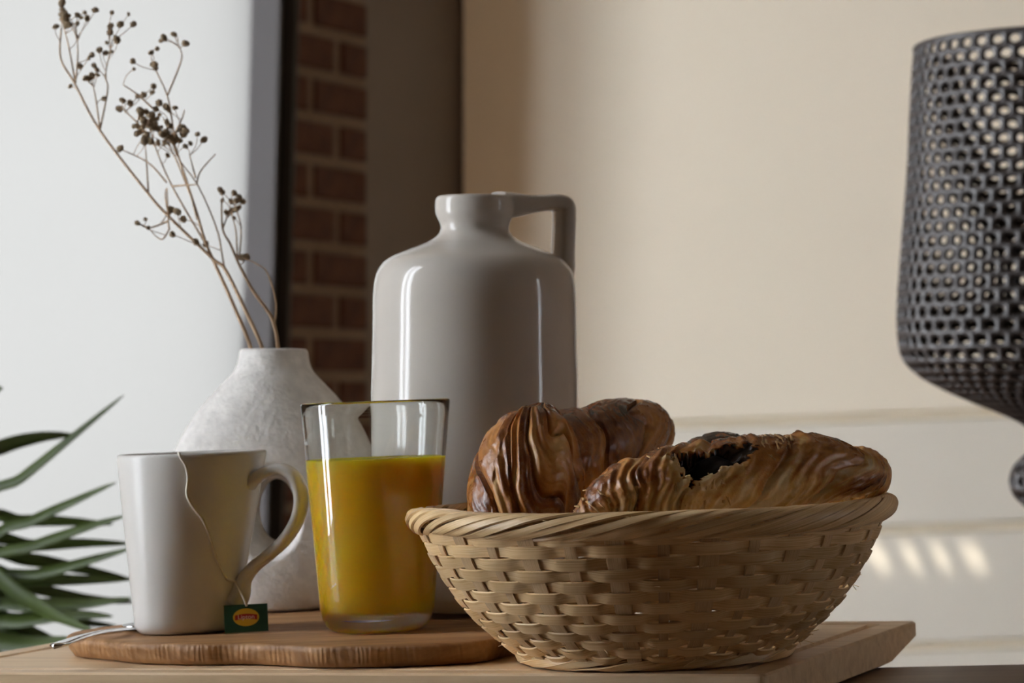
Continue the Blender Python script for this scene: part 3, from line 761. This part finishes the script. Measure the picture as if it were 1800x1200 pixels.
# ------------------------------------------------------------------ croissants
def croissant(label, spine, N, seed, bias=0.0, uc=.45, amp=.0034, skew=.05, ph=0.0, tear=None, pale=1.0, flaky=.5, flat=1.0, belly=0.0, mode='rings', warp=.05, part=None, name='crust', nu=300, nv=190):
    """spine: (px, py, depth, radius)"""
    C = catmull([px(a, c, d) for a, c, d, r in spine], nu)
    R = catmull([Vector((r, 0, 0)) for a, c, d, r in spine], nu)
    cen_ = sum(C, Vector())/len(C); low = min(p.z for p in C)
    if part: root = part
    else:
        root = empty('croissant', (cen_.x, cen_.y, low - .005)); tag(root, label, 'croissant', 'croissants in the basket')
    O = Vector(root.location)
    T, Nn, B = frames(C, False, (0, 0, 1))
    off3 = Vector((seed*3.1, seed*1.7, seed*.9))
    verts, bake = [], []; pf, pw = (.3, .2) if mode == 'meridian' else (.15, .15)
    for i in range(nu+1):
        u = i/nu; r0 = max(.0008, R[i].x)
        taper = min(1, r0/.02)
        for j in range(nv):
            v_ = 2*pi*j/nv
            dirv = Nn[i]*cos(v_) + B[i]*sin(v_)*flat
            q = Vector((u*3, cos(v_)*.9, sin(v_)*.9)) + off3
            wob = noise.noise(q*1.3)
            s = (u - uc + skew*sin(v_ + ph) + warp*wob + .004*noise.noise(q*4))*N
            if mode == 'meridian':                                   # wraps sweeping from the base up to the top of the lobe
                s = (v_/(2*pi) + skew*(u-.5) + ph)*N + .95*noise.noise(Vector((cos(v_)*1.3, sin(v_)*1.3, u*1.1)) + off3) + .12*noise.noise(q*3)
                t = s + 50
            else: t = abs(s) + .5
            k = floor(t); f_ = t - k
            lip = f_**3
            prof_ = sin(pi*min(1, f_*.85 + .12))**.7 * .75 + .45*lip
            notch = exp(-((f_)/.07)**2)
            # secondary laminations: thin steps trailing each wrap
            lam = sin(2*pi*(f_*(2.2 if mode == 'meridian' else 4.2) + 1.0*noise.noise(q*1.1 + Vector((k, 0, 0)))))
            if mode == 'meridian':
                streak = noise.noise(Vector((t*4, u*3, 0)) + off3); fine = noise.noise(Vector((t*16, u*9, 0)) + off3)
            else:
                streak = noise.noise(Vector((s*9, cos(v_)*1.6, sin(v_)*1.6)) + off3); fine = noise.noise(Vector((s*30, cos(v_)*5, sin(v_)*5)) + off3)
            blis = noise.noise(q*7)
            disp = amp*taper*(prof_ - .5 - .75*notch) + taper*(.0005*lam*(1 - f_)*flaky*1.4 + .0009*streak*flaky + .00045*fine*flaky + .0016*wob + .0006*blis)
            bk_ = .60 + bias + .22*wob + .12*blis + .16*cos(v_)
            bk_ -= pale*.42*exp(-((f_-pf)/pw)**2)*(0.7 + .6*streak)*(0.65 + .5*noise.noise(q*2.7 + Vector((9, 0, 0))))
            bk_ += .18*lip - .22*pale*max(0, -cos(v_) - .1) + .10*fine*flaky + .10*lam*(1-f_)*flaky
            if mode == 'meridian':
                disp += .0004*lam*taper; bk_ += .06*lam*(1-f_) - .16*cos(v_)
                pz = exp(-((u-.55)/.17)**2 - ((v_-1.15)/.42)**2); bk_ = bk_*(1 - .75*pz) + (.12 + .25*max(0, streak))*.75*pz
                bk_ += .22*exp(-((u-.30)/.18)**2 - ((v_-1.9)/.6)**2) + .25*max(0, (u-.8)*5)
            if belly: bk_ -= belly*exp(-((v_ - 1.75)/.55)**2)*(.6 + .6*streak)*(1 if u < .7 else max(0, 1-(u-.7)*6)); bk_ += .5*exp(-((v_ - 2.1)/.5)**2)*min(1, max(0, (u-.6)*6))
            if tear:
                tu, tv, su, sv, dep = tear
                dv = (v_ - tv + pi) % (2*pi) - pi
                a_ = (u - tu)/su; b2 = dv/sv; rag = .30*noise.noise(Vector((u*60, v_*7, 1))) + .10*noise.noise(Vector((u*25, v_*22, 3)))
                g = max(-a_ - 1 + .25*b2, a_ - 1.15, -b2 - .8, b2 - (.95 - .55*(a_ + 1))) + rag
                if g < 0:
                    disp -= dep*min(1, -g*5)*(1 if a_ < .2 else max(.12, 1 - (a_ - .2)*1.3)); bk_ = 1.1
                elif g < .7 and a_ < .75 and b2 > -.8:
                    k2 = 1 - g/.7; bk_ = bk_*(1 - k2) + (.02 + .3*max(0, streak))*k2; disp += .0022*k2*k2*(.6 + streak)
            rr = r0*(1 + .0) + disp
            verts.append(C[i] + dirv*max(.0004, rr) - O); bake.append(bk_ if bk_ > 1.09 else min(.9, bk_))
    faces = []
    for i in range(nu):
        for j in range(nv):
            a = i*nv + j; b_ = i*nv + (j+1) % nv; faces.append((a, b_, b_+nv, a+nv))
    faces.append(tuple(range(nv))[::-1]); faces.append(tuple(nu*nv + j for j in range(nv)))
    o = mesh_obj(name, verts, faces, M['pastry'], root)
    at = o.data.attributes.new('bake', 'FLOAT', 'POINT'); at.data.foreach_set('value', bake)
    fix_normals(o)
    return root, C, Nn, B, R, O
def flakes(root, C, Nn, B, R, O, spans, n, seed, size=1.0):
    rg = random.Random(seed); J = Joined()
    for _ in range(n):
        u0, u1, v0, v1 = rg.choice(spans); u = rg.uniform(u0, u1); v_ = rg.uniform(v0, v1); i = int(u*(len(C)-1))
        d_ = (Nn[i]*cos(v_) + B[i]*sin(v_)).normalized(); t_ = (C[min(i+1, len(C)-1)] - C[max(i-1, 0)]).normalized(); c_ = d_.cross(t_).normalized()
        L = rg.uniform(.004, .011)*size; W = rg.uniform(.0004, .0013)*size; lift = rg.uniform(.0, .0012)
        dirn = (c_*rg.uniform(.6, 1)*rg.choice([-1, 1]) + t_*rg.uniform(-.35, .35)).normalized(); wv = dirn.cross(d_).normalized()
        p = C[i] + d_*(R[i].x + .0004) - O; pts_ = []
        for k in range(5):
            f_ = k/4; q = p + dirn*(L*f_) + d_*(lift*f_*f_ - .6*(L*f_)**2/max(.01, R[i].x)*.8); w_ = W*(1 - .75*f_*f_)
            pts_.append([q - wv*w_, q + wv*w_*.9 + d_*.0002, q + wv*w_*.9 - d_*.0001, q - wv*w_ - d_*.0003])
        v, f = stitch(pts_, True, True, True); J.add(v, f)
    return tag(J.build('flaky_layers', M['flake'], root), kind='stuff')
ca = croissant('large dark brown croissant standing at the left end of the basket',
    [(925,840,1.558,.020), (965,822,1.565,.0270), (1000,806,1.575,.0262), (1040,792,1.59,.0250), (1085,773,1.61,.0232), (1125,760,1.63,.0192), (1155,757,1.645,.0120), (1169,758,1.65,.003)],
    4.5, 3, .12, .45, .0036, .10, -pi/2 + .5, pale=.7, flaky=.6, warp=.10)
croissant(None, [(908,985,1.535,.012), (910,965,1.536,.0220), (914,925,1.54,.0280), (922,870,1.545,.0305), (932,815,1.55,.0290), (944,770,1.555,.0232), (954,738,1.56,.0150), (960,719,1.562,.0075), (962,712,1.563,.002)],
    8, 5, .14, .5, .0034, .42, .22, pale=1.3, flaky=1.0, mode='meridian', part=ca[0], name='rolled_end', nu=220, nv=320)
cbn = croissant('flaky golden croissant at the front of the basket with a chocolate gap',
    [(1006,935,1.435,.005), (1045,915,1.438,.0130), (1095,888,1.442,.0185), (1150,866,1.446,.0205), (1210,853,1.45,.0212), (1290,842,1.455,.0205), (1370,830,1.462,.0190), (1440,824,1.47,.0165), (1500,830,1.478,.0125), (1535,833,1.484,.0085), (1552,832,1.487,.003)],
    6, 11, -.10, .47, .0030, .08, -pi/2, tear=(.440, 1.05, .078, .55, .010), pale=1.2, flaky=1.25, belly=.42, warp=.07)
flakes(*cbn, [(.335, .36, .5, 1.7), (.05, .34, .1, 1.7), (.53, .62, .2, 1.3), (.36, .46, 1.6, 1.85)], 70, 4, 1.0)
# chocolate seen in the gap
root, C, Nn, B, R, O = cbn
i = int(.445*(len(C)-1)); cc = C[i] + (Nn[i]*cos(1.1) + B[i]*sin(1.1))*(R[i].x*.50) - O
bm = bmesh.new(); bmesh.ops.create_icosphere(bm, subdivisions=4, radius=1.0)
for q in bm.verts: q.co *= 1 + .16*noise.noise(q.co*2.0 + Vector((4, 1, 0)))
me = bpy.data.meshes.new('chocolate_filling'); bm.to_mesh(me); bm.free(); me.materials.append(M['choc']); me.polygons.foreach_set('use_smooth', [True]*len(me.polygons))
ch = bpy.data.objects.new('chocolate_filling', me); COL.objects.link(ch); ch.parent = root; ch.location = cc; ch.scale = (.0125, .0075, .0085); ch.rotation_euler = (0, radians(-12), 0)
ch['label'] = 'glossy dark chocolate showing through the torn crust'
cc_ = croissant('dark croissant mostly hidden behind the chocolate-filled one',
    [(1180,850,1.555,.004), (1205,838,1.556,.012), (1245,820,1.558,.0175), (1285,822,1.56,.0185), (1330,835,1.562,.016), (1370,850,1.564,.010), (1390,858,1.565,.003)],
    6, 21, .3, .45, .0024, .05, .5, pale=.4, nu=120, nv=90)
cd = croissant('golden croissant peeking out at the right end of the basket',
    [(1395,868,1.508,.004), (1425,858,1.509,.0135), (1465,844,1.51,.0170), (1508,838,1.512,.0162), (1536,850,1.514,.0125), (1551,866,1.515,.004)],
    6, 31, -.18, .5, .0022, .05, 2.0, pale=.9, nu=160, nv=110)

# ------------------------------------------------------------------ lamp and its side table
LD = 2.6; LXc, LYc = (1893-900)/FPX*LD, CAM_Y + LD; LS = FPX/LD
lamp = empty('table_lamp', (LXc, LYc, -.30))
tag(lamp, 'dark perforated goblet-shaped lamp at the right edge of the photo', 'lamp')
def lz(py_): return CAM_Z - (py_-700)/LS + .30
def lattice(name, prof, ncell, rowh, hole, parent, bumpa):
    """shell of cells in staggered rows, every cell with a round hole; raised knots between the holes"""
    P = catmull([Vector((a, c, 0)) for a, c in prof], 200); ac = [0.0]
    for i in range(200): ac.append(ac[-1] + (P[i+1]-P[i]).length)
    def at(s):
        s = min(max(s, 0), ac[-1]-1e-7)
        lo, hi = 0, 200
        while hi-lo > 1:
            md = (lo+hi)//2
            if ac[md] <= s: lo = md
            else: hi = md
        f_ = (s-ac[lo])/max(1e-9, ac[hi]-ac[lo]); p = P[lo].lerp(P[hi], f_); t = (P[hi]-P[lo]).normalized(); return p.x, p.y, t
    nrow = int(ac[-1]/rowh); J = Joined(); K = 12
    for j in range(nrow):
        for k in range(ncell):
            c_th = (k + .5*(j % 2))/ncell*2*pi; c_s = (j+.5)*ac[-1]/nrow; hw = pi/ncell; hh = ac[-1]/nrow/2
            ringv = []
            for lev, (fr_, out) in enumerate(((1.0, bumpa), (hole+.14, bumpa*.8), (hole, 0), (hole+.14, -bumpa*.5), (1.0, -bumpa*.6))):
                rr = []
                for q in range(K):
                    a = 2*pi*(q+.5)/K; cx_, sx_ = cos(a), sin(a)
                    if fr_ == 1.0: m_ = max(abs(cx_), abs(sx_)); ex, ey = cx_/m_, sx_/m_
                    else: ex, ey = cx_*fr_, sx_*fr_
                    r, z, t = at(c_s + ey*hh); th = c_th + ex*hw; rad_ = Vector((cos(th), sin(th), 0)); nn = rad_*abs(t.y) + Vector((0, 0, -t.x*math.copysign(1, t.y)))
                    rr.append(rad_*r + Vector((0, 0, z)) + nn*out)
                ringv.append(rr)
            v, f = stitch(ringv, True); J.add(v, f)
    return fix_normals(J.build(name, M['lamp'], parent))
lattice('lamp_shade', [(278/LS, lz(83)), (284/LS, lz(160)), (291/LS, lz(300)), (303/LS, lz(450)), (309/LS, lz(540)), (308/LS, lz(590)), (300/LS, lz(628)), (272/LS, lz(657)), (232/LS, lz(680)), (183/LS, lz(702)), (133/LS, lz(722)), (92/LS, lz(742)), (66/LS, lz(762))], 56, .0122, .60, lamp, .0026)
tube('shade_rim', [(279/LS*cos(2*pi*k/64), 279/LS*sin(2*pi*k/64), lz(82)) for k in range(65)], .003, M['lamp'], lamp, 8)
lathe('neck', [(66/LS, lz(760)), (50/LS, lz(772)), (50/LS, lz(780)), (62/LS, lz(790))], M['lamp'], lamp, 48)
lattice('ball', [(114/LS*sin(pi*k/20), lz(845) + 66/LS*cos(pi*k/20)) for k in range(3, 18)], 24, .0125, .5, lamp, .0026)
lathe('stem_tube', [(.012, lz(770)), (.012, lz(910))], M['lamp'], lamp, 24)
lathe('lamp_foot', [(.030, lz(905)), (.024, .14), (.026, .05), (.085, .018), (.09, .008), (.088, 0), (.0001, 0)], M['lamp'], lamp, 64)
lathe('bulb', [(.0001, .55), (.018, .545), (.03, .52), (.03, .49), (.016, .45), (.014, .40), (.012, lz(745))], simple('unlit_bulb_glass', (.5, .48, .45), .2), lamp, 32)
sd = empty('side_table', (LXc, LYc, FLOOR_Z)); tag(sd, 'low dark side table carrying the perforated lamp', 'side table')
lathe('table_top', [(.0001, .4485), (.2, .4485), (.203, .446), (.203, .430), (.2, .427), (.0001, .427)], M['table'], sd, 64)
for k in range(3):
    a = 2*pi*k/3 + .4; tube('leg', [(.14*cos(a), .14*sin(a), .43), (.19*cos(a), .19*sin(a), 0)], .014, M['table'], sd, 10)

# ------------------------------------------------------------------ palm in a floor pot behind the table's left end
PD = 2.35
pl = empty('potted_palm', (px(-130, 0, PD).x, CAM_Y + PD, FLOOR_Z)); tag(pl, 'dark green palm with long narrow leaves at the left edge', 'potted plant')
PO = Vector(pl.location)
lathe('pot', [(.0001, 0), (.10, 0), (.105, .01), (.135, .24), (.142, .245), (.142, .265), (.128, .265), (.125, .24), (.0001, .24)], M['pot'], pl, 48)
lathe('soil', [(.0001, .242), (.124, .241), (.126, .235)], M['soil'], pl, 48)
tube('trunk', [(0, 0, .23), (.004, .003, .4), (0, 0, .62), (.002, 0, .68)], [.022, .018, .016, .012], M['stem'], pl, 10)
def leaf(pts_px, wpx, dd=0.0):
    pts_ = [px(a, c, PD + dd*k/(len(pts_px)-1)) - PO for k, (a, c) in enumerate(pts_px)]
    crown = Vector((0, 0, .655)); path = catmull([crown] + pts_, 26); n = len(path); W = wpx*.95/FPX*PD/2; loops = []
    T, Nn, B = frames(path, False, (0, -.55, 1))
    for i, p in enumerate(path):
        t = i/(n-1); w_ = W*max(.03, sin(pi*min(1, .12 + .88*t)) ** .7) if t < .999 else W*.02
        side = B[i]; up_ = Nn[i]
        loops.append([p - side*w_ + up_*w_*.35, p + up_*.0003, p + side*w_ + up_*w_*.35, p + side*w_*.96 + up_*(w_*.35 - .0006), p - up_*.0008, p - side*w_*.96 + up_*(w_*.35 - .0006)])
    v, f = stitch(loops, True, True, True)
    return fix_normals(mesh_obj('leaf', v, f, M['leaf'], pl))
LV = [([(-40,900),(40,840),(120,775),(218,694)], 20, -.05), ([(-60,830),(0,790),(70,770),(132,764)], 34, .05), ([(-20,960),(60,915),(130,882),(205,847)], 22, -.05),
      ([(-40,930),(40,917),(120,917),(200,921)], 26, .02), ([(-40,1000),(60,960),(150,928),(225,905)], 22, -.08), ([(-40,965),(60,960),(150,955),(235,955)], 26, .03),
      ([(-40,1030),(70,1010),(160,985),(235,962)], 24, -.05), ([(-50,985),(50,985),(140,1000),(240,1020)], 30, .04), ([(-40,1040),(60,1022),(140,1020),(230,1018)], 30, .0),
      ([(-40,1010),(60,1035),(150,1052),(240,1058)], 28, .05), ([(-30,1075),(60,1065),(150,1062),(235,1050)], 30, -.03), ([(-30,1045),(50,1070),(120,1090),(210,1100)], 30, .03),
      ([(-40,1100),(40,1092),(120,1082),(200,1082)], 34, -.04), ([(-40,1085),(30,1105),(90,1128),(140,1150)], 36, .02), ([(-40,1060),(20,1110),(60,1150),(90,1190)], 36, -.02),
      ([(-60,1120),(10,1130),(70,1130),(130,1120)], 36, -.06), ([(-60,1090),(-20,1140),(10,1180),(30,1230)], 36, .0), ([(-60,800),(-40,740),(-10,690),(5,682)], 22, .0),
      ([(-160,900),(-220,800),(-290,740),(-360,700)], 30, .1), ([(-180,960),(-260,920),(-340,910),(-420,930)], 30, -.05), ([(-150,860),(-160,760),(-180,690),(-210,640)], 28, -.1), ([(-180,1040),(-260,1050),(-330,1080),(-390,1130)], 30, .1), ([(-130,1000),(-120,1040),(-100,1100),(-80,1180)], 30, -.25), ([(-50,1000),(40,1045),(100,1080),(170,1110)], 30, -.1)]
for a, c, d in LV: leaf(a, c, d)
